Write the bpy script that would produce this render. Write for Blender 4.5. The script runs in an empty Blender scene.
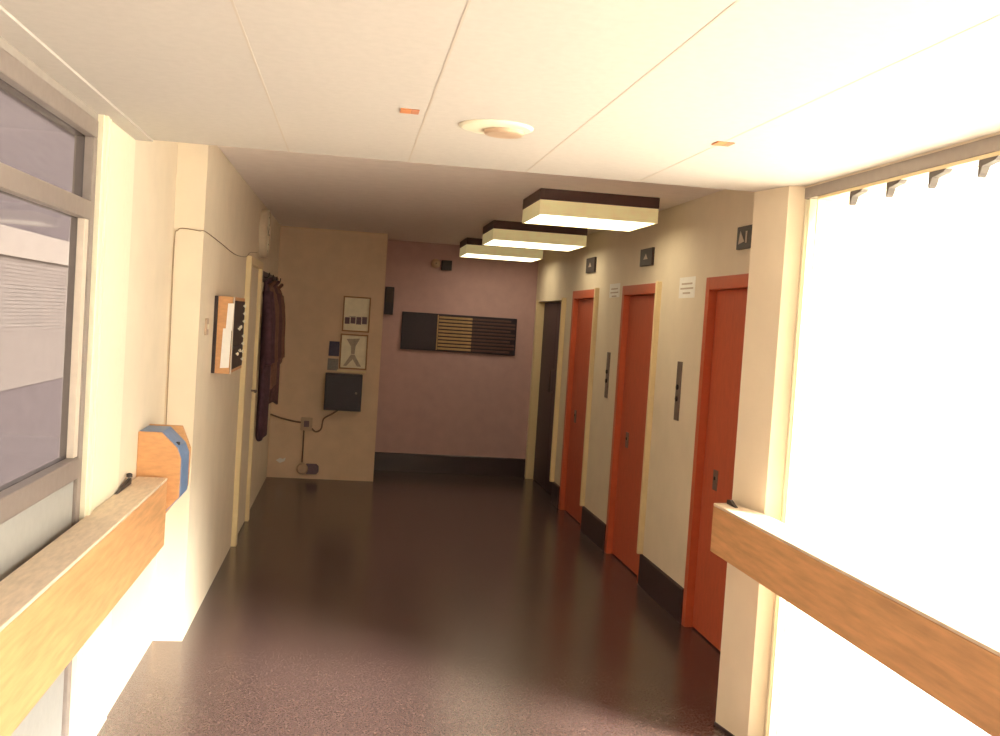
import bpy, bmesh, math, random
from mathutils import Vector, Matrix
random.seed(7)
S = bpy.context.scene
C = S.collection

# ------------------------------------------------------------------ materials
def lin(c):
    out = []
    for v in c:
        v = v / 255.0
        out.append(v / 12.92 if v <= 0.04045 else ((v + 0.055) / 1.055) ** 2.4)
    return tuple(out) + (1.0,)

def mat(name, col, rough=0.6, metal=0.0, var=0.06, scale=30.0, bump=0.0, bscale=200.0,
        emit=None, estr=0.0, spec=0.5, stretch=None):
    m = bpy.data.materials.new(name); m.use_nodes = True
    nt = m.node_tree; b = nt.nodes['Principled BSDF']
    b.inputs['Roughness'].default_value = rough
    b.inputs['Metallic'].default_value = metal
    b.inputs['Specular IOR Level'].default_value = spec
    c = lin(col)
    tc = nt.nodes.new('ShaderNodeTexCoord')
    src = tc.outputs['Object']
    if stretch:
        mp = nt.nodes.new('ShaderNodeMapping'); mp.inputs['Scale'].default_value = stretch
        nt.links.new(src, mp.inputs['Vector']); src = mp.outputs['Vector']
    n = nt.nodes.new('ShaderNodeTexNoise'); n.inputs['Scale'].default_value = scale
    n.inputs['Detail'].default_value = 5
    nt.links.new(src, n.inputs['Vector'])
    r = nt.nodes.new('ShaderNodeValToRGB')
    r.color_ramp.elements[0].position = .3; r.color_ramp.elements[1].position = .7
    r.color_ramp.elements[0].color = tuple(max(0, v * (1 - var)) for v in c[:3]) + (1,)
    r.color_ramp.elements[1].color = tuple(min(1, v * (1 + var)) for v in c[:3]) + (1,)
    nt.links.new(n.outputs['Fac'], r.inputs['Fac'])
    nt.links.new(r.outputs['Color'], b.inputs['Base Color'])
    if bump:
        n2 = nt.nodes.new('ShaderNodeTexNoise'); n2.inputs['Scale'].default_value = bscale
        nt.links.new(src, n2.inputs['Vector'])
        bp = nt.nodes.new('ShaderNodeBump'); bp.inputs['Strength'].default_value = bump
        bp.inputs['Distance'].default_value = .004
        nt.links.new(n2.outputs['Fac'], bp.inputs['Height'])
        nt.links.new(bp.outputs['Normal'], b.inputs['Normal'])
    if emit:
        b.inputs['Emission Color'].default_value = lin(emit)
        b.inputs['Emission Strength'].default_value = estr
    return m

def glass(name, col, gloss=.08, trans=0.0):
    m = bpy.data.materials.new(name); m.use_nodes = True
    nt = m.node_tree; nt.nodes.clear()
    o = nt.nodes.new('ShaderNodeOutputMaterial')
    t = nt.nodes.new('ShaderNodeBsdfTransparent'); t.inputs['Color'].default_value = col
    g = nt.nodes.new('ShaderNodeBsdfGlossy'); g.inputs['Roughness'].default_value = .05
    n = nt.nodes.new('ShaderNodeTexNoise'); n.inputs['Scale'].default_value = 14
    r = nt.nodes.new('ShaderNodeMapRange')
    r.inputs['To Min'].default_value = gloss * .8; r.inputs['To Max'].default_value = gloss * 1.2
    nt.links.new(n.outputs['Fac'], r.inputs['Value'])
    mx = nt.nodes.new('ShaderNodeMixShader')
    nt.links.new(r.outputs['Result'], mx.inputs['Fac'])
    nt.links.new(t.outputs[0], mx.inputs[1]); nt.links.new(g.outputs[0], mx.inputs[2])
    last = mx.outputs[0]
    if trans:
        d = nt.nodes.new('ShaderNodeBsdfTranslucent'); d.inputs['Color'].default_value = (.95, .93, .86, 1)
        m2 = nt.nodes.new('ShaderNodeMixShader'); m2.inputs['Fac'].default_value = trans
        nt.links.new(last, m2.inputs[1]); nt.links.new(d.outputs[0], m2.inputs[2]); last = m2.outputs[0]
    nt.links.new(last, o.inputs['Surface'])
    return m

M = dict(
    cream=mat('cream wall paint', (234, 219, 196), .7, var=.03, scale=6, bump=.15, bscale=350),
    far_wall=mat('buff wall paint', (198, 164, 164), .75, var=.05, scale=9, bump=.15, bscale=350),
    partition=mat('ochre wall paint', (228, 200, 172), .75, var=.04, scale=9, bump=.15, bscale=350),
    ceiling=mat('ceiling board', (200, 192, 185), .8, var=.03, scale=40, bump=.2, bscale=500),
    lobby_ceiling=mat('lobby ceiling plaster', (250, 240, 236), .8, var=.03, scale=12),
    joint=mat('ceiling joint strip', (196, 184, 172), .7, var=.02),
    floor=mat('dark polished lino', (82, 65, 62), .22, var=.34, scale=110, bump=.03, bscale=400, spec=.5),
    skirt=mat('dark coved skirting', (56, 40, 44), .35, var=.1, scale=80),
    white=mat('white paint', (240, 232, 208), .5, var=.02),
    trim=mat('cream gloss trim', (238, 216, 170), .35, var=.02),
    wood=mat('orange beech', (214, 163, 114), .45, var=.16, scale=9, bump=.1, bscale=60, stretch=(6, .6, 6)),
    wood_block=mat('orange plywood', (210, 156, 106), .5, var=.10, scale=12, stretch=(2, 2, 6)),
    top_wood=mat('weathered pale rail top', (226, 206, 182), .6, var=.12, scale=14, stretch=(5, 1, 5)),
    blue=mat('blue paint', (118, 146, 188), .45, var=.08),
    alu=mat('brownish aluminium', (146, 134, 128), .45, metal=.25, var=.06),
    alu_pale=mat('pale aluminium', (205, 190, 175), .4, var=.05),
    head=mat('grey window head', (158, 148, 140), .5, var=.05),
    spandrel=mat('grey spandrel panel', (158, 156, 152), .5, var=.04),
    red=mat('red oxide door paint', (197, 95, 66), .42, var=.07, scale=14, stretch=(3, 3, 1)),
    red_frame=mat('orange door frame paint', (203, 99, 64), .4, var=.04),
    steel=mat('dull steel plate', (132, 116, 108), .45, metal=.4, var=.1),
    dark=mat('dark brown plastic', (52, 36, 36), .5, var=.1),
    purple=mat('dark purple plastic', (42, 28, 42), .45, var=.1),
    dark_door=mat('dark purple brown door', (72, 52, 60), .5, var=.1),
    grey_mark=mat('pale lettering', (196, 176, 160), .6, var=.02),
    paper=mat('white paper', (244, 240, 234), .8, var=.03),
    paper_old=mat('yellowed paper', (248, 238, 212), .8, var=.07, scale=14),
    ink=mat('grey violet print', (120, 100, 112), .8, var=.15, scale=60),
    blue_paper=mat('blue leaflet', (86, 84, 110), .7, var=.15),
    pale_blue=mat('pale blue leaflet', (142, 138, 134), .7, var=.2, scale=50),
    brass=mat('brass slat', (178, 146, 104), .4, metal=.3, var=.2, scale=10),
    slat_dark=mat('shaded brass slat', (96, 66, 62), .45, var=.3, scale=5),  # right slat halves: fall-off of light from the left put into the colour
    lamp_base=mat('dark lamp housing', (84, 58, 54), .5, var=.08),
    lamp_side=mat('frosted lamp side', (238, 228, 180), .4, var=.1, scale=12, emit=(226, 208, 150), estr=.30),
    lamp_glow=mat('lit lamp diffuser', (250, 244, 200), .3, var=.03, emit=(255, 240, 202), estr=4.0),
    orange=mat('orange marker', (214, 140, 92), .6, var=.05),
    ochre=mat('brown marker half', (186, 122, 92), .6, var=.05),
    pinkgrey=mat('pinkish grey plastic', (196, 168, 142), .5, var=.04),
    clock=mat('pale clock casing', (214, 196, 172), .4, var=.04),
    black=mat('black metal', (40, 32, 34), .4, var=.1),
    coat_a=mat('dark purple wool', (88, 60, 72), .9, var=.25, scale=30),
    coat_b=mat('brown cloth', (132, 94, 80), .9, var=.2, scale=30),
    coat_c=mat('dark plum cloth', (104, 72, 74), .9, var=.2, scale=30),
    cable=mat('grey brown cable', (128, 100, 78), .5, var=.1),
    cable_pale=mat('buff cable', (158, 132, 100), .5, var=.1),
    clip=mat('dark grey clip', (96, 86, 78), .5, var=.08),
    fascia=mat('pale fascia', (176, 168, 162), .8),
    frame_wood=mat('dull brown frame', (168, 124, 84), .5, var=.1, scale=20),
    faint=mat('faint grey print', (186, 170, 152), .8, var=.15, scale=30),
    facade=mat('grey render', (116, 108, 112), .85, var=.05),
    siding=mat('pale siding', (150, 142, 138), .8, var=.05),
    ground=mat('pale concrete yard', (226, 220, 206), .9, var=.1, scale=.4),
    pane=glass('tinted glass', (.42, .40, .39, 1)),
    uglass=glass('milky channel glass', (.98, .98, .96, 1), .03, .12),
)

# ------------------------------------------------------------------ mesh helpers
def box(bm, x0, x1, y0, y1, z0, z1, bev=0.0, seg=2):
    t = bmesh.new()
    bmesh.ops.create_cube(t, size=1)
    for v in t.verts:
        v.co = Vector(((x0 + x1) / 2 + v.co.x * (x1 - x0), (y0 + y1) / 2 + v.co.y * (y1 - y0), (z0 + z1) / 2 + v.co.z * (z1 - z0)))
    if bev:
        bmesh.ops.bevel(t, geom=t.edges[:] + t.verts[:], offset=bev, segments=seg, affect='EDGES', profile=.6)
    merge(bm, t)

def merge(bm, t):
    me = bpy.data.meshes.new('tmp'); t.to_mesh(me); t.free()
    bm.from_mesh(me); bpy.data.meshes.remove(me)

def prism(bm, poly, axis, a, b, bev=0.0):
    """extrude a 2D polygon along axis between a and b. axis X: (y,z); Y: (x,z); Z: (x,y)"""
    t = bmesh.new()
    def co(p, h):
        return {'X': (h, p[0], p[1]), 'Y': (p[0], h, p[1]), 'Z': (p[0], p[1], h)}[axis]
    lo = [t.verts.new(co(p, a)) for p in poly]; hi = [t.verts.new(co(p, b)) for p in poly]
    t.faces.new(lo); t.faces.new(hi)
    n = len(poly)
    for i in range(n):
        t.faces.new((lo[i], lo[(i + 1) % n], hi[(i + 1) % n], hi[i]))
    bmesh.ops.recalc_face_normals(t, faces=t.faces[:])
    if bev:
        bmesh.ops.bevel(t, geom=t.edges[:], offset=bev, segments=2, affect='EDGES', profile=.6)
    merge(bm, t)

def lathe(bm, prof, centre, axis='Z', n=40):
    """prof: (r,h) list, closed solid of revolution"""
    t = bmesh.new(); rings = []
    for r, h in prof:
        ring = []
        for i in range(n):
            a = 2 * math.pi * i / n; u, v = r * math.cos(a), r * math.sin(a)
            p = {'Z': (u, v, h), 'X': (h, u, v), 'Y': (u, h, v)}[axis]
            ring.append(t.verts.new(Vector(centre) + Vector(p)))
        rings.append(ring)
    for a, b in zip(rings, rings[1:]):
        for i in range(n):
            t.faces.new((a[i], a[(i + 1) % n], b[(i + 1) % n], b[i]))
    t.faces.new(rings[0]); t.faces.new(rings[-1])
    bmesh.ops.recalc_face_normals(t, faces=t.faces[:])
    merge(bm, t)

def tube(bm, pts, r, n=8):
    t = bmesh.new(); rings = []
    pts = [Vector(p) for p in pts]
    for i, p in enumerate(pts):
        d = (pts[min(i + 1, len(pts) - 1)] - pts[max(i - 1, 0)]).normalized()
        u = d.cross(Vector((.3, .5, .81))).normalized(); w = d.cross(u)
        rings.append([t.verts.new(p + r * (math.cos(k * 2 * math.pi / n) * u + math.sin(k * 2 * math.pi / n) * w)) for k in range(n)])
    for a, b in zip(rings, rings[1:]):
        for k in range(n):
            t.faces.new((a[k], a[(k + 1) % n], b[(k + 1) % n], b[k]))
    t.faces.new(rings[0]); t.faces.new(rings[-1])
    bmesh.ops.recalc_face_normals(t, faces=t.faces[:])
    for f in t.faces: f.smooth = True
    merge(bm, t)

def spline(pts, k=8):
    P = [Vector(p) for p in pts]; P = [P[0]] + P + [P[-1]]; out = []
    for i in range(1, len(P) - 2):
        for j in range(k):
            s = j / k
            a, b, c, d = P[i - 1], P[i], P[i + 1], P[i + 2]
            out.append(.5 * ((2 * b) + (c - a) * s + (2 * a - 5 * b + 4 * c - d) * s * s + (3 * b - a - 3 * c + d) * s ** 3))
    out.append(P[-2]); return out

def wloc(o):
    v = Vector((0, 0, 0))
    while o: v += o.location; o = o.parent
    return v

def obj(name, bm, m, parent=None, smooth=False):
    """link bm (world coordinates) as ONE mesh object whose origin is at the middle of its base"""
    xs = [v.co for v in bm.verts]
    lo = Vector([min(c[i] for c in xs) for i in range(3)]); hi = Vector([max(c[i] for c in xs) for i in range(3)])
    o3 = Vector(((lo.x + hi.x) / 2, (lo.y + hi.y) / 2, lo.z))
    bmesh.ops.translate(bm, verts=bm.verts, vec=-o3)
    me = bpy.data.meshes.new(name); bm.to_mesh(me); bm.free()
    me.materials.append(m)
    if smooth:
        for p in me.polygons: p.use_smooth = True
    o = bpy.data.objects.new(name, me); C.objects.link(o)
    if parent:
        o.parent = parent; o.location = o3 - wloc(parent)
    else:
        o.location = o3
    return o

def B(*a, **k):
    bm = bmesh.new(); box(bm, *a, **k); return bm

def BM(): return bmesh.new()

def tag(o, label, cat, group=None):
    o['label'] = label; o['category'] = cat
    if group: o['group'] = group
    return o

def thing(name, loc, label, cat, group=None):
    o = bpy.data.objects.new(name, None); C.objects.link(o)
    o.empty_display_size = .1
    o.location = loc
    return tag(o, label, cat, group)

def struct(name, bm, m, label=None, cat=None):
    o = obj(name, bm, m); o['kind'] = 'structure'
    if label: tag(o, label, cat)
    return o

def sroot(name, loc, label, cat):
    o = thing(name, loc, label, cat); o['kind'] = 'structure'; return o

# ------------------------------------------------------------------ key dimensions (metres)
XL, XR = -.72, 1.98            # lift lobby walls
BL, BR = -.86, 1.745           # link corridor side planes
YE = 4.25                      # end of the low link ceiling
YP, YW = 10.5, 11.3            # notice partition, end wall
HC, HB = 2.46, 2.268           # lobby / link ceilings
YB = -2.6                      # back of the link corridor

# ------------------------------------------------------------------ room shell
struct('floor', B(-1.1, 2.3, YB - .1, 11.6, -.12, 0), M['floor'], 'dark polished lino floor running through the corridor and lift lobby', 'floor')
bm = BM(); box(bm, -1.1, 2.3, YE, 11.6, HC, HC + .12)
struct('ceiling_lobby', bm, M['lobby_ceiling'], 'shaded buff lobby ceiling carrying the three square lamps', 'ceiling')
bm = BM()
xs = [-.275, .192, .668, 1.135]
edges = [-.79] + xs + [2.0]
for a, b in zip(edges, edges[1:]):
    box(bm, a + .0015, b - .0015, YB, YE, HB, HB + .19)
box(bm, -.97, -.79, YB, YE, HB - .006, HB + .19)
struct('ceiling_link', bm, M['ceiling'], 'low pale panelled ceiling with thin joints over the glazed corridor', 'ceiling')
bm = BM()
for x in xs: box(bm, x - .0028, x + .0028, YB, YE - .002, HB - .0008, HB + .03)
struct('trim_1', bm, M['joint'], 'thin joint strips between the low corridor ceiling panels', 'trim')

# left walls
bm = BM()
box(bm, -1.0, XL, 5.25, 7.44, 0, HC); box(bm, -1.0, XL, 8.27, YP + .02, 0, HC); box(bm, -1.0, XL, 7.44, 8.27, 1.965, HC)
struct('wall_left', bm, M['cream'], 'cream lobby wall on the left with the clock and coats', 'wall')
bm = BM()
box(bm, -.97, BL, YE, 5.25, 0, HC)
struct('wall_left_return', bm, M['cream'], 'short pinkish cream wall piece beside the left rail end', 'wall')
bm = BM()
box(bm, -.925, BL + .006, 3.72, YE - .004, 0, HB - .007)
box(bm, -.925, BL + .016, 3.735, 3.765, 0, HB - .007); box(bm, -.925, BL + .012, 3.80, 3.815, 0, HB - .007)
struct('wall_left_column', bm, M['white'], 'bright white column panel beside the left window', 'wall')
struct('wall_back', B(-1.1, 2.3, YB - .1, YB, 0, HC), M['cream'], 'plain wall closing the corridor behind the viewpoint', 'wall')

# right walls
bm = BM()
segs = [(YE, 4.80), (5.755, 6.66), (7.61, 8.40), (9.375, 9.70), (11.15, 11.5)]
for a, b in segs: box(bm, XR, 2.2, a, b, 0, HC)
for a, b, t in ((4.80, 5.755, 1.985), (6.66, 7.61, 1.985), (8.40, 9.375, 1.985), (9.70, 11.15, 1.91)): box(bm, XR, 2.2, a, b, t, HC)
box(bm, 2.15, 2.2, YE, 11.5, 0, HC)
struct('wall_right', bm, M['cream'], 'cream lobby wall on the right holding the lift doors', 'wall')
bm = BM()
prism(bm, [(1.642, 4.25), (1.69, 4.01), (1.745, 3.985), (2.2, 3.985), (2.2, 4.25)], 'Z', 0, HC)
struct('wall_right_pier', bm, M['cream'], 'splayed cream pier between the bright glazing and lift lobby', 'wall')
bm = BM()
for y0, y1 in ((3.972, 3.984), (3.94, 3.948), (3.866, 3.876)):
    box(bm, BR + .004, BR + .09, y0, y1, 0, 2.217, bev=.002)
struct('trim_2', bm, M['white'], 'thin white jamb strips at the far end of the bright glazing', 'trim')

# partition and end wall
struct('wall_partition', B(XL, .32, YP, YW, 0, HC), M['partition'], 'ochre partition wall with framed notices and dark box', 'wall')
bm = BM(); box(bm, .2, 2.2, YW, YW + .2, 0, HC)
struct('wall_end', bm, M['far_wall'], 'dim end wall carrying the slatted directory board', 'wall')

def skirting_x(bm, y0, y1):
    prism(bm, [(XR, 0), (XR - .012, 0), (XR - .010, .195), (XR, .205)], 'Y', y0, y1)
bm = BM()
for a, b in ((YE, 4.798), (5.757, 6.658), (7.612, 8.398), (9.377, 9.698)): skirting_x(bm, a, b)
prism(bm, [(1.642, 4.25), (1.636, 4.25), (1.684, 4.004), (1.69, 4.01)], 'Z', 0, .014)
struct('baseboard_right', bm, M['skirt'], 'dark coved skirting between the lift doors', 'skirting')
bm = BM(); prism(bm, [(YW, 0), (YW - .012, 0), (YW - .010, .185), (YW, .195)], 'X', .32, 1.98)
struct('baseboard_end', bm, M['skirt'], 'dark skirting along the dim end wall', 'skirting')

# ------------------------------------------------------------------ lift doors
def lift_door(n, y0, y1, label):
    r = sroot('door_%d' % n, (XR, (y0 + y1) / 2, 0), label, 'lift door')
    bm = BM()
    box(bm, XR - .004, 2.14, y1 - .06, y1, 0, 1.985, bev=.003)
    box(bm, XR - .004, 2.14, y0, y1 - .0605, 1.915, 1.985, bev=.003)
    box(bm, XR - .004, 2.14, y0, y0 + .05, 0, 1.9145, bev=.003)
    obj('door_frame', bm, M['red_frame'], r)
    bm = BM(); box(bm, 2.02, 2.055, y0 + .052, y1 - .062, .008, 1.912, bev=.003)
    leaf = obj('door_leaf', bm, M['red'], r)
    bm = BM(); box(bm, 2.014, 2.02, y1 - .30, y1 - .235, .82, .93, bev=.002)
    lk = obj('lock_plate', bm, M['steel'], leaf)
    lathe_bm = BM(); lathe(lathe_bm, [(.010, 0), (.010, -.006), (.004, -.007)], (2.014, y1 - .268, .885), 'X', 16)
    obj('keyhole', lathe_bm, M['black'], lk)
    bm = BM(); box(bm, XR - .035, XR + .02, y0 - .035, y0 - .001, .206, 1.99, bev=.006)
    obj('edge_trim', bm, M['trim'], r)
    return r
lift_door(2, 4.80, 5.755, 'orange red lift door nearest the bright window, partly behind the pier')
lift_door(3, 6.66, 7.61, 'orange red lift door in the middle of the three')
lift_door(4, 8.40, 9.375, 'dark red lift door furthest along the right wall')
r = sroot('door_5', (XR, 10.4, 0), 'dark purple brown door past the lifts near the end wall', 'door')
bm = BM(); box(bm, 2.05, 2.09, 9.72, 10.42, .006, 1.90, bev=.003); obj('door_leaf', bm, M['dark_door'], r)
bm = BM(); box(bm, 2.05, 2.09, 10.425, 11.138, .006, 1.90, bev=.003); obj('door_leaf', bm, M['dark_door'], r)
bm = BM(); box(bm, XR - .04, XR + .03, 9.655, 9.70, .2, 1.93, bev=.005); obj('door_frame', bm, M['trim'], r)
bm = BM(); box(bm, XR - .012, XR + .12, 11.14, 11.19, 0, 1.93, bev=.004); obj('door_frame', bm, M['trim'], r)
bm = BM(); tube(bm, [(2.05, 10.36, 1.0), (2.01, 10.36, 1.0), (2.01, 10.36, 1.22), (2.05, 10.36, 1.22)], .009); obj('door_handle', bm, M['steel'], r)

# cream door on the left wall
r = sroot('door_1', (XL, 7.85, 0), 'cream door with projecting frame in the left wall', 'door')
bm = BM(); box(bm, XL - .06, XL + .035, 7.37, 7.45, 0, 2.0, bev=.004); box(bm, XL - .06, XL + .035, 8.26, 8.34, 0, 2.0, bev=.004)
box(bm, XL - .06, XL + .035, 7.4505, 8.2595, 1.945, 2.0, bev=.004)
obj('door_frame', bm, M['trim'], r)
bm = BM(); box(bm, XL - .035, XL + .008, 7.4525, 8.2575, .006, 1.942, bev=.002); leaf = obj('door_leaf', bm, M['cream'], r)
bm = BM(); tube(bm, spline([(XL + .008, 8.17, 1.02), (XL + .045, 8.17, 1.02), (XL + .05, 8.14, 1.02), (XL + .05, 8.05, 1.02)], 4), .008); obj('door_handle', bm, M['steel'], leaf, True)

# ------------------------------------------------------------------ bright channel glazing on the right (window_2)
r = sroot('window_2', (BR, .7, 0), 'bright floor to ceiling channel glass wall right of the corridor', 'window')
bm = BM(); box(bm, BR, BR + .12, YB, 3.985, 2.218, 2.262, bev=.003); obj('head_rail', bm, M['head'], r)
bm = BM(); box(bm, BR + .004, BR + .06, YB, 3.865, 2.205, 2.2175, bev=.002); obj('head_bead', bm, M['trim'], r)
bm = BM(); box(bm, BR, BR + .12, YB, 3.865, 0, .08, bev=.004); obj('sill_rail', bm, M['white'], r)
bm = BM(); box(bm, BR + .079, BR + .085, 3.8765, 3.9395, .08, 2.205); box(bm, BR + .079, BR + .085, 3.9485, 3.9715, .08, 2.205); obj('edge_glass', bm, M['uglass'], r)
y = 3.86; k = 0
pitch = .262
while y - pitch > YB:
    y1, y0 = y - .004, y - pitch + .004
    bm = BM()
    prism(bm, [(BR + .085, y0), (BR + .085, y1), (BR + .03, y1), (BR + .03, y1 - .006), (BR + .079, y1 - .006), (BR + .079, y0 + .006), (BR + .03, y0 + .006), (BR + .03, y0)], 'Z', .08, 2.205)
    obj('glass_plank', bm, M['uglass'], r)
    if k < 12:
        bm = BM()
        yc = y - pitch
        prism(bm, [(yc + .008, 2.2045), (yc - .085, 2.2045), (yc - .07, 2.195), (yc - .012, 2.186), (yc - .002, 2.165), (yc + .008, 2.155)], 'X', BR + .004, BR + .029, bev=.001)
        obj('fixing_clip', bm, M['clip'], r)
    y -= pitch; k += 1
bm = BM(); box(bm, BR, 2.0, YB, 3.985, 2.262, HC); struct('wall_right_header', bm, M['cream'], 'narrow header above the bright glazing', 'wall')

# ------------------------------------------------------------------ left window (window_1)
r = sroot('window_1', (BL, 1.0, 0), 'brownish framed window with transom on the left of the corridor', 'window')
bm = BM()
box(bm, -.93, -.868, YB, 3.715, 2.178, 2.237, bev=.004)
box(bm, -.93, -.868, 3.66, 3.715, .0, 2.1775, bev=.004)
for yy in (2.30, .9, -.5, -1.9): box(bm, -.93, -.868, yy - .025, yy + .025, 0, 2.1775, bev=.004)
obj('window_frame', bm, M['alu'], r)
obj('head_trim', B(-.96, -.872, YB, 3.7195, 2.2375, HB - .0065), M['head'], r)
ys = [(2.325, 3.66), (.925, 2.275), (-.475, .875), (-1.875, -.525), (YB, -1.925)]
bm = BM()
for a, b in ys: box(bm, -.925, -.866, a + .0005, b - .0005, 1.905, 1.965, bev=.004)
obj('transom', bm, M['alu'], r)
bm = BM()
for a, b in ys: box(bm, -.925, -.862, a + .0005, b - .0005, 1.045, 1.115, bev=.006)
obj('sill_bar', bm, M['alu'], r)
for a, b in ys:
    g = .001
    obj('pane', B(-.902, -.896, a + g, b - g, 1.1155, 1.9045), M['pane'], r)
    obj('pane', B(-.902, -.896, a + g, b - g, 1.9655, 2.1775), M['pane'], r)
    obj('spandrel_panel', B(-.91, -.88, a + g, b - g, 0, 1.0445), M['spandrel'], r)
    bm = BM()
    box(bm, -.895, -.872, b - .05, b - g, 1.1165, 1.9035, bev=.002); box(bm, -.895, -.872, a + g, a + .03, 1.1165, 1.9035, bev=.002)
    obj('casement_bead', bm, M['alu_pale'], r)

# ------------------------------------------------------------------ wooden bumper rails
def rail(x0, x1, z0, z1, yend, label, wallside):
    t = thing('crash_rail', ((x0 + x1) / 2, .9, z0), label, 'rail', None)
    a, b = (x0, x1)
    bm = BM(); box(bm, a, b, YB + .02, yend, z0, z1 - .012, bev=.004); obj('rail_board', bm, M['wood'], t)
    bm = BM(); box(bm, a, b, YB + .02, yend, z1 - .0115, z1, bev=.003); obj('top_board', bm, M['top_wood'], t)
    return t
t = rail(BL + .008, -.728, .612, .904, 4.615, 'wooden crash rail on the left with dusty pale top, below the brown window', -1)
bm = BM()
prism(bm, [(4.16, .9045), (4.42, .9045), (4.42, .93), (4.36, .925)], 'X', BL + .0085, BL + .022, bev=.002)
lathe(bm, [(.012, 0), (.012, .012), (.005, .016)], (BL + .016, 4.40, .935), 'Z', 16)
obj('bracket', bm, M['black'], t)
for yy in (3.0, .5, -1.5): obj('bracket', B(BL - .001 + .001, BL + .008, yy - .03, yy + .03, .66, .86), M['black'], t)
t = rail(1.546, 1.684, .757, .960, 4.10, 'wooden crash rail on the right in front of the bright glazing', 1)
# splayed end of the right rail reaching the pier
for ch in list(t.children): bpy.data.objects.remove(ch)
poly = [(1.546, YB + .02), (1.684, YB + .02), (1.684, 4.0), (1.630, 4.232), (1.546, 4.206)]
bm = BM(); prism(bm, poly, 'Z', .757, .948, bev=.004); obj('rail_board', bm, M['wood'], t)
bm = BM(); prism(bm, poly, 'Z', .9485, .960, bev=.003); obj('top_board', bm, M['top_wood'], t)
bm = BM(); prism(bm, [(4.10, .9605), (4.20, .9605), (4.20, .978), (4.17, .982)], 'X', 1.60, 1.615, bev=.002); obj('bracket', bm, M['black'], t)
for yy in (3.2, 1.2, -.9):
    obj('bracket', B(1.684, BR + .03, yy - .03, yy + .03, .80, .92), M['steel'], t)

# octagonal wooden block with blue body at the left rail's end
t = thing('stop_block', (-.77, 4.75, .70), 'octagonal wooden block with blue sides at end of left rail', 'block')
def octo(d=0.0):
    x0, x1, zt, zb = BL + .001, -.672 + d, 1.102 + d, .70 - d
    return [(x0, zb), (-.768 + d, zb), (x1, zb + .11), (x1, .985), (x1 - .018, 1.03), (-.765, zt), (x0, zt)]
bm = BM(); prism(bm, octo(-.008), 'Y', 4.62, 4.645, bev=.003); obj('front_board', bm, M['wood_block'], t)
bm = BM(); prism(bm, octo(-.006), 'Y', 4.6455, 4.86, bev=.004); bl = obj('blue_body', bm, M['blue'], t)
bm = BM(); lathe(bm, [(.009, 0), (.009, .012), (.004, .014)], (-.706, 4.70, 1.035), 'Z', 14); obj('screw', bm, M['black'], bl)
bm = BM(); prism(bm, [(BL + .001, .70), (-.768, .70), (-.678, .83), (-.674, 1.0), (-.715, 1.10), (BL + .001, 1.10)], 'Y', 4.8605, 4.885, bev=.003); obj('back_board', bm, M['wood_block'], t)

# ------------------------------------------------------------------ ceiling lamps
lamps = [(1.06, 1.785, 6.14, 6.78, 'square ceiling lamp nearest the viewer and largest of the three lit'),
         (1.07, 1.83, 8.27, 8.95, 'lit ceiling lamp hanging between the nearest and furthest lamps'),
         (1.07, 1.83, 10.20, 10.85, 'furthest and smallest lit ceiling lamp near the end wall')]
first = None
for i, (x0, x1, y0, y1, lab) in enumerate(lamps):
    t = thing('ceiling_lamp', ((x0 + x1) / 2, (y0 + y1) / 2, HC - .155), lab, 'ceiling lamp', 'square lamps on the lobby ceiling')
    bm = BM(); box(bm, x0, x1, y0, y1, HC - .066, HC, bev=.004); obj('housing', bm, M['lamp_base'], t)
    bm = BM()
    w = .012
    z0, z1 = HC - .153, HC - .0665
    box(bm, x0 + .003, x0 + w, y0 + .003, y1 - .003, z0, z1); box(bm, x1 - w, x1 - .003, y0 + .003, y1 - .003, z0, z1)
    box(bm, x0 + w, x1 - w, y0 + .003, y0 + w, z0, z1); box(bm, x0 + w, x1 - w, y1 - w, y1 - .003, z0, z1)
    obj('side_panel', bm, M['lamp_side'], t)
    bm = BM(); box(bm, x0 + w + .001, x1 - w - .001, y0 + w + .001, y1 - w - .001, z0 + .002, z0 + .008); obj('diffuser', bm, M['lamp_glow'], t)

# round fitting and orange markers on the low ceiling
t = thing('ceiling_detector', (.42, 3.33, HB - .03), 'round pale fitting on the low corridor ceiling', 'ceiling fitting')
bm = BM(); lathe(bm, [(.118, 0), (.118, -.003), (.108, -.008), (.078, -.009)], (.42, 3.33, HB), 'Z', 48); obj('base_ring', bm, M['white'], t, False)
bm = BM(); lathe(bm, [(.066, -.0095), (.064, -.018), (.058, -.022), (.02, -.0225)], (.448, 3.345, HB), 'Z', 48); obj('cover', bm, M['pinkgrey'], t, False)
for x, y, lab in ((.14, 3.20, 'small orange marker plate on ceiling left of the round fitting'), (1.14, 3.255, 'small orange marker plate on ceiling right of the round fitting')):
    t = thing('ceiling_marker', (x, y, HB - .005), lab, 'marker', 'orange markers on the low ceiling')
    bm = BM(); box(bm, x - .028, x + .004, y - .03, y + .03, HB - .004, HB, bev=.001); obj('plate', bm, M['orange'], t)
    bm = BM(); box(bm, x + .0045, x + .028, y - .03, y + .03, HB - .004, HB, bev=.001); obj('plate_half', bm, M['ochre'], t)

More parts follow.
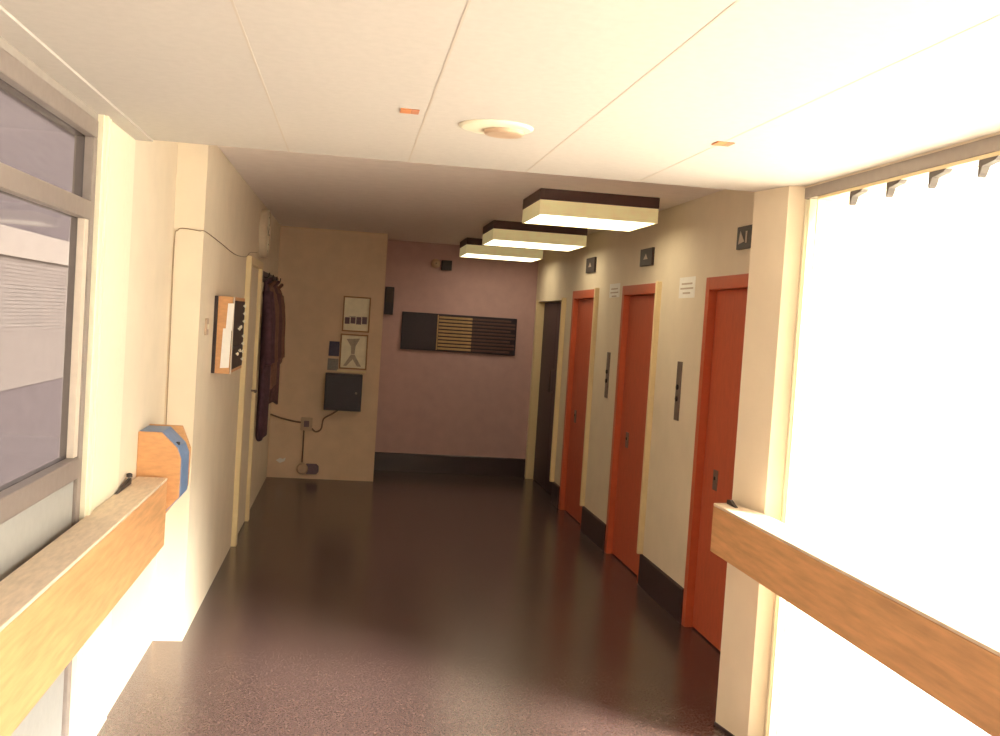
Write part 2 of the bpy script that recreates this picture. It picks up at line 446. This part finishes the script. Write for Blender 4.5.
# ------------------------------------------------------------------ things on the right wall
def stroke(bm, x, segs, cy, cz, s, w=.012):
    for (a, b) in segs:
        p = Vector((x, cy - a[0] * s, cz + a[1] * s)); q = Vector((x, cy - b[0] * s, cz + b[1] * s))
        d = (q - p).normalized(); n = Vector((0, -d.z, d.y)) * w / 2
        prism(bm, [((p + n).y, (p + n).z), ((q + n).y, (q + n).z), ((q - n).y, (q - n).z), ((p - n).y, (p - n).z)], 'X', x - .0015, x)
plates = [(5.285, 5.0, 2.112, 2.228, 'dark indicator plate with pale mark above the nearest lift door, cut by pier'),
          (7.135, 6.845, 2.106, 2.224, 'dark indicator plate above the middle lift door'),
          (8.84, 8.53, 2.125, 2.25, 'dark indicator plate above the furthest lift door')]
for i, (ya, yb, z0, z1, lab) in enumerate(plates):
    t = thing('lift_indicator', (XR, (ya + yb) / 2, z0), lab, 'indicator', 'lift indicators above the doors')
    bm = BM(); box(bm, XR - .018, XR, yb, ya, z0, z1, bev=.003); obj('plate', bm, M['dark'], t)
    cy = (ya + yb) / 2 + (.055 if i == 0 else 0); cz = (z0 + z1) / 2
    bm = BM()
    if i == 0:
        prism(bm, [(cy + .055, cz - .032), (cy + .035, cz + .036), (cy - .025, cz - .022)], 'X', XR - .0205, XR - .0185)
        prism(bm, [(cy - .04, cz - .03), (cy - .04, cz + .03), (cy - .06, cz + .03), (cy - .06, cz - .03)], 'X', XR - .0205, XR - .0185)
    else:
        prism(bm, [(cy + .05, cz - .015), (cy, cz + .022), (cy - .05, cz - .015)], 'X', XR - .0205, XR - .0185)
    obj('arrow_mark', bm, M['grey_mark'], t)
for yc, z0, z1, lab in ((6.12, 1.138, 1.492, 'tall narrow steel call panel between nearest and middle lift doors'),
                        (7.885, 1.135, 1.485, 'tall narrow steel call panel between middle and furthest lift doors')):
    t = thing('lift_call_panel', (XR, yc, z0), lab, 'call panel', 'call panels between the lift doors')
    bm = BM(); box(bm, XR - .008, XR, yc - .04, yc + .04, z0, z1, bev=.002); obj('plate', bm, M['steel'], t)
    for zz in (z0 + .13, z0 + .20):
        bm = BM(); lathe(bm, [(.016, -.008), (.016, -.016), (.011, -.018)], (XR, yc, zz), 'X', 20); obj('button', bm, M['dark'], t)
for y0, y1, z0, z1, lab in ((5.955, 6.25, 1.875, 2.0, 'white paper notice on wall between nearest and middle lift doors'),
                            (7.70, 8.01, 1.905, 2.01, 'faint paper notice on wall between middle and furthest lift doors')):
    t = thing('paper_notice', (XR, (y0 + y1) / 2, z0), lab, 'notice', 'paper notices between the lifts')
    bm = BM(); box(bm, XR - .002, XR, y0, y1, z0, z1); obj('sheet', bm, M['paper'], t)
    bm = BM()
    for q in range(3):
        w = (.10, .12, .07)[q]; zc = z1 - .04 - q * .028; yc = (y0 + y1) / 2
        box(bm, XR - .003, XR - .0021, yc - w, yc + w, zc - .005, zc + .005)
    obj('print_lines', bm, M['grey_mark'], t)

# ------------------------------------------------------------------ things on the left wall
# key board cabinet with papers
t = thing('letter_rack', (-.67, 6.12, 1.28), 'shallow wooden wall cabinet with dark front and rows of white knobs', 'cabinet')
X0, X1, Y0, Y1, Z0, Z1 = XL, -.625, 5.80, 6.45, 1.285, 1.70
bm = BM(); box(bm, X0, X0 + .018, Y0 - .006, Y1, Z0, Z1, bev=.002); obj('back_panel', bm, M['dark'], t)
bm = BM()
box(bm, X0 + .0185, X1, Y0, Y0 + .018, Z0, Z1, bev=.003); box(bm, X0 + .0185, X1, Y1 - .018, Y1, Z0, Z1, bev=.003)
box(bm, X0 + .0185, X1, Y0 + .0185, Y1 - .0185, Z1 - .018, Z1, bev=.003); box(bm, X0 + .0185, X1, Y0 + .0185, Y1 - .0185, Z0, Z0 + .018, bev=.003)
obj('wooden_case', bm, M['wood_block'], t)
bm = BM(); box(bm, X1 - .012, X1 + .003, Y0 + .0195, Y1 - .0195, Z0 + .0195, Z1 - .0195, bev=.002); f = obj('front_board', bm, M['dark'], t)
bm = BM(); box(bm, X1 + .003, X1 + .009, Y0 + .0, Y0 + .014, Z0, Z1, bev=.001); obj('pale_edge_strip', bm, M['alu_pale'], t)
for zz in (Z0 + .14,):
    obj('shelf_lip', B(X1 + .0035, X1 + .010, Y0 + .04, Y1 - .1, zz - .006, zz + .006), M['purple'], f)
knobs = [(.54, z) for z in (.06, .105, .15, .195, .28, .325, .37)] + [(.30, .24), (.38, .25), (.26, .10), (.38, .115)]
for ky, kz in knobs:
    bm = BM(); lathe(bm, [(.004, .003), (.004, .008), (.010, .010), (.010, .016), (.005, .019)], (X1, Y0 + ky, Z0 + kz), 'X', 16)
    obj('knob', bm, M['white'], f)
for z0, z1, xa, xb, lab in ((1.515, 1.665, -.655, -.622, 'upper white paper pinned to the side of the wooden cabinet'),
                            (1.315, 1.53, -.674, -.628, 'lower white paper pinned to the side of the wooden cabinet')):
    bm = BM(); yy = Y0 - (.003 if z0 > 1.4 else .0055)
    prism(bm, [(xa, z0), (xb, z0 + .004), (xb + .004, z1), (xa + .006, z1 - .002)], 'Y', yy, yy + .002)
    tag(obj('paper_sheet', bm, M['paper'], None), lab, 'paper', 'papers on the wooden cabinet')

t = thing('light_switch', (XL, 5.5, 1.50), 'small pale light switch on left wall before the wooden cabinet', 'switch')
bm = BM(); box(bm, XL, XL + .009, 5.46, 5.545, 1.495, 1.58, bev=.003); obj('plate', bm, M['pinkgrey'], t)
bm = BM(); box(bm, XL + .0092, XL + .015, 5.49, 5.515, 1.525, 1.55, bev=.002); obj('rocker', bm, M['white'], t)

t = thing('wall_clock', (XL, 8.36, 2.03), 'round pale wall clock seen edge-on above the cream door', 'clock')
c = (XL, 8.36, 2.225)
bm = BM(); lathe(bm, [(.185, 0), (.19, .01), (.19, .05), (.18, .062), (.172, .062), (.172, .05), (.0, .05)], c, 'X', 48); obj('casing', bm, M['clock'], t)
bm = BM(); lathe(bm, [(.171, .0505), (.171, .053), (.0, .053)], c, 'X', 48); face = obj('dial', bm, M['white'], t)
for h in range(12):
    a = h * math.pi / 6; p = Vector((0, math.sin(a), math.cos(a)))
    q = Vector(c) + Vector((.054, 0, 0)) + p * .15
    obj('hour_mark', B(q.x - .0008, q.x + .0008, q.y - .006, q.y + .006, q.z - .006, q.z + .006), M['black'], face)
for ang, ln, w in ((1.05, .09, .006), (5.2, .135, .004)):
    d = Vector((0, math.sin(ang), math.cos(ang))); n = Vector((0, d.z, -d.y)) * w; p = Vector(c)
    e = p + d * ln; s_ = p - d * .02
    bm = BM(); prism(bm, [((s_ + n).y, (s_ + n).z), ((e + n * .5).y, (e + n * .5).z), ((e - n * .5).y, (e - n * .5).z), ((s_ - n).y, (s_ - n).z)], 'X', XL + .0555, XL + .057)
    obj('clock_hand', bm, M['black'], face)

# coats on a peg rail
t = thing('coat_rail', (XL, 9.35, 1.86), 'dark peg rail on left wall holding the coats', 'coat rail')
bm = BM(); box(bm, XL, XL + .02, 8.47, 10.3, 1.86, 1.945, bev=.003); obj('rail_board', bm, M['dark_door'], t)
pegs = [8.62, 9.05, 9.5, 9.98]
for yy in pegs:
    bm = BM(); tube(bm, spline([(XL + .018, yy, 1.90), (XL + .045, yy, 1.895), (XL + .06, yy, 1.91), (XL + .063, yy, 1.935)], 4), .005); obj('peg', bm, M['black'], t)

def coat(yc, ztop, zbot, hw, depth, m, lab, seed):
    rnd = random.Random(seed)
    t = thing('hanging_coat', (XL + .04, yc, zbot), lab, 'coat', 'coats on the peg rail')
    n, rows = 40, 22
    ph = [rnd.uniform(0, 6.28) for _ in range(4)]
    bm = BM(); rings = []
    for i in range(rows + 1):
        s = i / rows; z = ztop + (zbot - ztop) * s
        k = min(1, (s / .13)) ** .55
        w = .035 + (hw - .035) * k * (1 - .12 * math.sin(s * 3.1)); dp = .02 + (depth - .02) * min(1, s / .25) ** .6
        ring = []
        for j in range(n):
            a = 2 * math.pi * j / n
            fold = 1 + .16 * s ** .5 * math.sin(5 * a + ph[0] + 1.2 * s) + .07 * s * math.sin(9 * a + ph[1])
            xx = XL + .024 + dp * (.5 + .5 * math.cos(a) * (fold if math.cos(a) > 0 else 1))
            xx = max(xx, XL + .023)
            ring.append(bm.verts.new((xx, yc + w * math.sin(a) * (1 + .08 * math.sin(3 * a + ph[2] + 3 * s)), z + .02 * math.sin(2 * a + ph[3]) * s)))
        rings.append(ring)
    for a, b in zip(rings, rings[1:]):
        for j in range(n): bm.faces.new((a[j], a[(j + 1) % n], b[(j + 1) % n], b[j]))
    bm.faces.new(rings[0]); bm.faces.new(rings[-1])
    bmesh.ops.recalc_face_normals(bm, faces=bm.faces[:])
    obj('coat_body', bm, m, t, True)
    for sgn in (-1, 1):
        bm = BM(); y0 = yc + sgn * hw * .86
        pts = spline([(XL + .06, y0 - sgn * .03, ztop - .09), (XL + .085, y0 + sgn * .02, ztop - .3), (XL + .09, y0 + sgn * .01, ztop - .5), (XL + .10, y0 - sgn * .01, ztop - .66)], 5)
        tube(bm, pts, .034, 12); obj('sleeve', bm, m, t, True)
    bm = BM(); tube(bm, spline([(XL + .045, yc - .05, ztop - .02), (XL + .075, yc - .02, ztop + .012), (XL + .075, yc + .02, ztop + .012), (XL + .045, yc + .05, ztop - .02)], 5), .014, 10)
    obj('collar', bm, m, t, True)
coat(8.62, 1.87, .62, .17, .085, M['coat_a'], 'dark purple coat hanging nearest the cream door', 1)
coat(9.05, 1.86, 1.0, .15, .10, M['coat_b'], 'brown jacket hanging second from the cream door', 2)
coat(9.50, 1.87, .82, .16, .10, M['coat_c'], 'dark plum coat hanging second from the ochre partition', 3)
coat(9.98, 1.86, 1.15, .15, .09, M['coat_b'], 'short brown jacket hanging nearest the ochre partition', 4)

# cable up the step face and along the wall
bm = BM()
tube(bm, spline([(BL + .012, 5.244, 1.05), (BL + .010, 5.244, 1.45), (BL + .007, 5.244, 1.93), (BL + .02, 5.244, 1.995), (BL + .05, 5.244, 2.006), (XL - .02, 5.244, 2.0), (XL + .006, 5.262, 2.0), (XL + .006, 5.9, 1.985), (XL + .006, 6.6, 1.965), (XL + .006, 7.25, 1.985), (XL + .006, 7.55, 2.03), (XL + .006, 8.1, 2.06)], 8), .0024, 6)
tag(obj('cable', bm, M['cable_pale'], None, True), 'thin cable rising beside the block then along left wall to clock', 'cable')

# ------------------------------------------------------------------ things on the partition (y = YP)
def front(y): return y
for x0, x1, z0, z1, lab, kind in ((-.075, .193, 1.475, 1.822, 'upper framed notice on ochre partition with a dark printed band', 0),
                                  (-.082, .188, 1.105, 1.452, 'lower framed notice on ochre partition with a pale drawing', 1)):
    t = thing('framed_notice', ((x0 + x1) / 2, YP, z0), lab, 'framed notice', 'framed notices on the partition')
    bm = BM(); f = .014
    box(bm, x0, x1, YP - .018, YP, z1 - f, z1, bev=.002); box(bm, x0, x1, YP - .018, YP, z0, z0 + f, bev=.002)
    box(bm, x0, x0 + f, YP - .018, YP, z0 + f, z1 - f, bev=.002); box(bm, x1 - f, x1, YP - .018, YP, z0 + f, z1 - f, bev=.002)
    obj('frame', bm, M['frame_wood'], t)
    sh = obj('sheet', B(x0 + f, x1 - f, YP - .006, YP, z0 + f, z1 - f), M['paper_old'], t)
    bm = BM()
    if kind == 0:
        for q in range(4):
            xa = x0 + .024 + q * .056; box(bm, xa, xa + .048, YP - .0072, YP - .0061, z0 + .075 + .006 * (q % 2), z0 + .14 + .004 * q)
        box(bm, x0 + .06, x0 + .13, YP - .0072, YP - .0061, z0 + .148, z0 + .152)
    else:
        prism(bm, [(x0 + .06, z1 - .05), (x0 + .19, z1 - .04), (x0 + .15, z1 - .12), (x0 + .145, z0 + .15), (x0 + .11, z0 + .15), (x0 + .105, z1 - .12)], 'Y', YP - .0072, YP - .0061)
        prism(bm, [(x0 + .11, z0 + .145), (x0 + .145, z0 + .145), (x0 + .215, z0 + .03), (x0 + .175, z0 + .03), (x0 + .13, z0 + .10), (x0 + .07, z0 + .03), (x0 + .04, z0 + .03)], 'Y', YP - .0072, YP - .0061)
    obj('printed_picture', bm, M['faint' if kind else 'ink'], sh)
bm = BM(); box(bm, -.10, .185, YP - .02, YP, 1.072, 1.095, bev=.003)
tag(obj('ledge', bm, M['trim'], None), 'thin pale ledge under the lower framed notice', 'ledge')
t = thing('wall_box', (-.025, YP, .695), 'dark purple wall box below the framed notices', 'box')
bm = BM(); box(bm, -.205, .155, YP - .13, YP, .70, 1.06, bev=.006); b_ = obj('casing', bm, M['purple'], t)
bm = BM(); box(bm, -.18, .13, YP - .138, YP - .1305, .73, 1.03, bev=.003); obj('front_panel', bm, M['purple'], t)
bm = BM(); lathe(bm, [(.012, 0), (.012, -.01), (.006, -.013)], (.10, YP - .138, .88), 'Y', 16); obj('knob', bm, M['steel'], t)
for x0, x1, z0, z1, m, lab in ((-.19, -.088, 1.225, 1.37, 'blue_paper', 'dark blue leaflet left of the lower framed notice'),
                              (-.195, -.09, 1.085, 1.20, 'pale_blue', 'pale blue leaflet just above the dark wall box')):
    bm = BM(); prism(bm, [(x0, z0), (x1, z0), (x1, z1), (x0 + .003, z1)], 'Y', YP - .004, YP)
    tag(obj('leaflet', bm, M[m], None), lab, 'leaflet', 'leaflets on the partition')
t = thing('wall_socket', (-.365, YP, .475), 'small white junction box on the partition with cables to dark box', 'socket')
bm = BM(); box(bm, -.418, -.308, YP - .03, YP, .478, .605, bev=.005); obj('plate', bm, M['pinkgrey'], t)
bm = BM(); box(bm, -.388, -.338, YP - .034, YP - .0302, .515, .575, bev=.002); obj('socket_face', bm, M['ink'], t)
bm = BM(); tube(bm, spline([(-.31, YP - .008, .50), (-.27, YP - .008, .47), (-.22, YP - .008, .50), (-.20, YP - .008, .60), (-.12, YP - .01, .655), (-.06, YP - .01, .70)], 6), .008, 6)
obj('cable', bm, M['cable'], t, True)
bm = BM(); tube(bm, spline([(-.715, YP - .008, .62), (-.6, YP - .008, .585), (-.5, YP - .008, .565), (-.42, YP - .008, .555)], 6), .008, 6)
obj('cable', bm, M['cable'], t, True)
bm = BM(); tube(bm, [(-.385, YP - .008, .478), (-.385, YP - .008, .16)], .008, 6); obj('conduit', bm, M['cable'], t, True)
t = thing('floor_bell', (-.33, YP, .04), 'round beige and dark fitting low on the partition', 'wall fitting')
bm = BM(); lathe(bm, [(.055, 0), (.055, -.03), (.045, -.04)], (-.378, YP, .10), 'Y', 28); obj('pale_cap', bm, M['pinkgrey'], t)
bm = BM(); prism(bm, [(-.345, .05), (-.245, .05), (-.222, .075), (-.222, .13), (-.245, .152), (-.345, .152)], 'Y', YP - .03, YP, bev=.006); obj('dark_cover', bm, M['ink'], t)
bm = BM(); prism(bm, [(-.64, .17), (-.60, .195), (-.575, .185), (-.545, .20), (-.555, .165), (-.60, .145)], 'Y', YP - .004, YP)
tag(obj('paper_scrap', bm, M['paper'], None), 'white paper scrap low on the partition left of junction box', 'paper')

# ------------------------------------------------------------------ end wall (y = YW)
t = thing('directory_board', (1.16, YW, 1.31), 'long dark directory board with thin horizontal slats on end wall', 'board')
bm = BM(); box(bm, .545, 1.785, YW - .025, YW, 1.312, 1.712, bev=.004); obj('backing', bm, M['purple'], t)
bm = BM(); box(bm, .565, .915, YW - .03, YW - .0255, 1.33, 1.695, bev=.002); obj('dark_panel', bm, M['purple'], t)
obj('divider', B(.925, .937, YW - .034, YW - .0255, 1.325, 1.70), M['brass'], t)
n = 10
for q in range(n):
    zc = 1.343 + q * .037
    wide = 1.77 if q % 3 else 1.72
    bm = BM(); box(bm, .942, 1.30, YW - .032, YW - .0255, zc - .011, zc + .011, bev=.002); obj('slat', bm, M['brass'], t)
    bm = BM(); box(bm, 1.302, wide, YW - .032, YW - .0255, zc - .010, zc + .010, bev=.002); obj('slat', bm, M['slat_dark'], t)
t = thing('fire_alarm_box', (.395, YW, 1.665), 'small dark box on end wall beside the partition edge', 'box')
bm = BM(); box(bm, .35, .445, YW - .05, YW, 1.668, 1.962, bev=.004); obj('casing', bm, M['purple'], t)
bm = BM(); box(bm, .362, .433, YW - .054, YW - .0503, 1.80, 1.945, bev=.002); obj('lid', bm, M['dark'], t)
t = thing('alarm_bell', (.86, YW, 2.2), 'small round beige sounder high on the end wall', 'bell')
bm = BM(); lathe(bm, [(.05, 0), (.05, -.02), (.042, -.04), (.02, -.05)], (.87, YW, 2.245), 'Y', 28); obj('dome', bm, M['pinkgrey'], t, False)
bm = BM(); lathe(bm, [(.008, -.05), (.008, -.056)], (.87, YW, 2.245), 'Y', 12); obj('screw', bm, M['steel'], t)
t = thing('junction_box', (.985, YW, 2.17), 'small dark box high on end wall right of the beige sounder', 'box')
bm = BM(); box(bm, .93, 1.04, YW - .05, YW, 2.18, 2.285, bev=.004); obj('casing', bm, M['dark'], t)
bm = BM(); box(bm, .94, 1.03, YW - .054, YW - .0503, 2.19, 2.275, bev=.002); obj('lid', bm, M['dark'], t)

# ------------------------------------------------------------------ outside
o = struct('ground', B(-60, 60, -40, 80, -3.4, -3.2), M['ground'], 'pale concrete yard outside the windows', 'ground')
t = thing('neighbouring_building', (-8.5, 25, -3.2), 'grey building with pale siding seen through the left window', 'building')
bm = BM(); box(bm, -10, -7, 5, 60, 2.97, 5.6); box(bm, -10, -7, 5, 60, -3.2, -.4); obj('wall', bm, M['facade'], t)
bm = BM(); box(bm, -10, -6.9, 5, 60, 2.38, 2.96, bev=.01); obj('fascia', bm, M['fascia'], t)
bm = BM()
for q in range(34):
    z = -.39 + q * .0812; prism(bm, [(-10, z), (-6.97, z), (-6.985, z + .081), (-10, z + .081)], 'Y', 5, 60)
obj('siding', bm, M['siding'], t)
bm = BM(); box(bm, -10.1, -6.9, 5, 60, 5.605, 5.7); obj('roof_edge', bm, M['alu'], t)

# ------------------------------------------------------------------ light
w = bpy.data.worlds.new('sky'); S.world = w; w.use_nodes = True
bg = w.node_tree.nodes['Background']
bg.inputs['Color'].default_value = (1.0, .975, .92, 1)
bg.inputs['Strength'].default_value = 5.2
sl = bpy.data.lights.new('hazy_sun', 'SUN'); sl.energy = 36.0; sl.angle = math.radians(22); sl.color = (1, .96, .88)
so = bpy.data.objects.new('hazy_sun', sl); C.objects.link(so)
d = Vector((-2.1, 1.62, -1.75)).normalized()
so.rotation_euler = d.to_track_quat('-Z', 'Y').to_euler(); so.location = (12, -5, 9)
for nm, x, rz, ylo, yhi, zlo, zhi in (('daylight_portal', BR + .2, 1, YB, 3.98, .05, 2.2), ('daylight_portal', -1.0, -1, YB, 3.7, 1.1, 2.2)):
    al = bpy.data.lights.new(nm, 'AREA'); al.shape = 'RECTANGLE'; al.size = zhi - zlo; al.size_y = yhi - ylo
    al.cycles.is_portal = True
    ao = bpy.data.objects.new(nm, al); C.objects.link(ao)
    ao.location = (x, (ylo + yhi) / 2, (zlo + zhi) / 2)
    ao.rotation_euler = (0, math.radians(90) * rz, 0)

# ------------------------------------------------------------------ camera
cam = bpy.data.cameras.new('camera'); co = bpy.data.objects.new('camera', cam); C.objects.link(co)
cam.sensor_fit = 'HORIZONTAL'; cam.sensor_width = 36; cam.lens = 36 * 1054.63 / 1000; cam.clip_start = .02
R = ((.98798, -.14023, .06498), (-.05836, .05081, .997), (.14312, .98881, -.04202))
m = Matrix.Identity(4)
for i in range(3):
    m[i][0] = R[0][i]; m[i][1] = R[1][i]; m[i][2] = -R[2][i]
m.translation = (0, 0, 1.65)
co.matrix_world = m
S.camera = co
vs = S.view_settings
vs.view_transform = 'Standard'; vs.look = 'None'; vs.gamma = 1; vs.exposure = 0.0
vs.use_curve_mapping = False
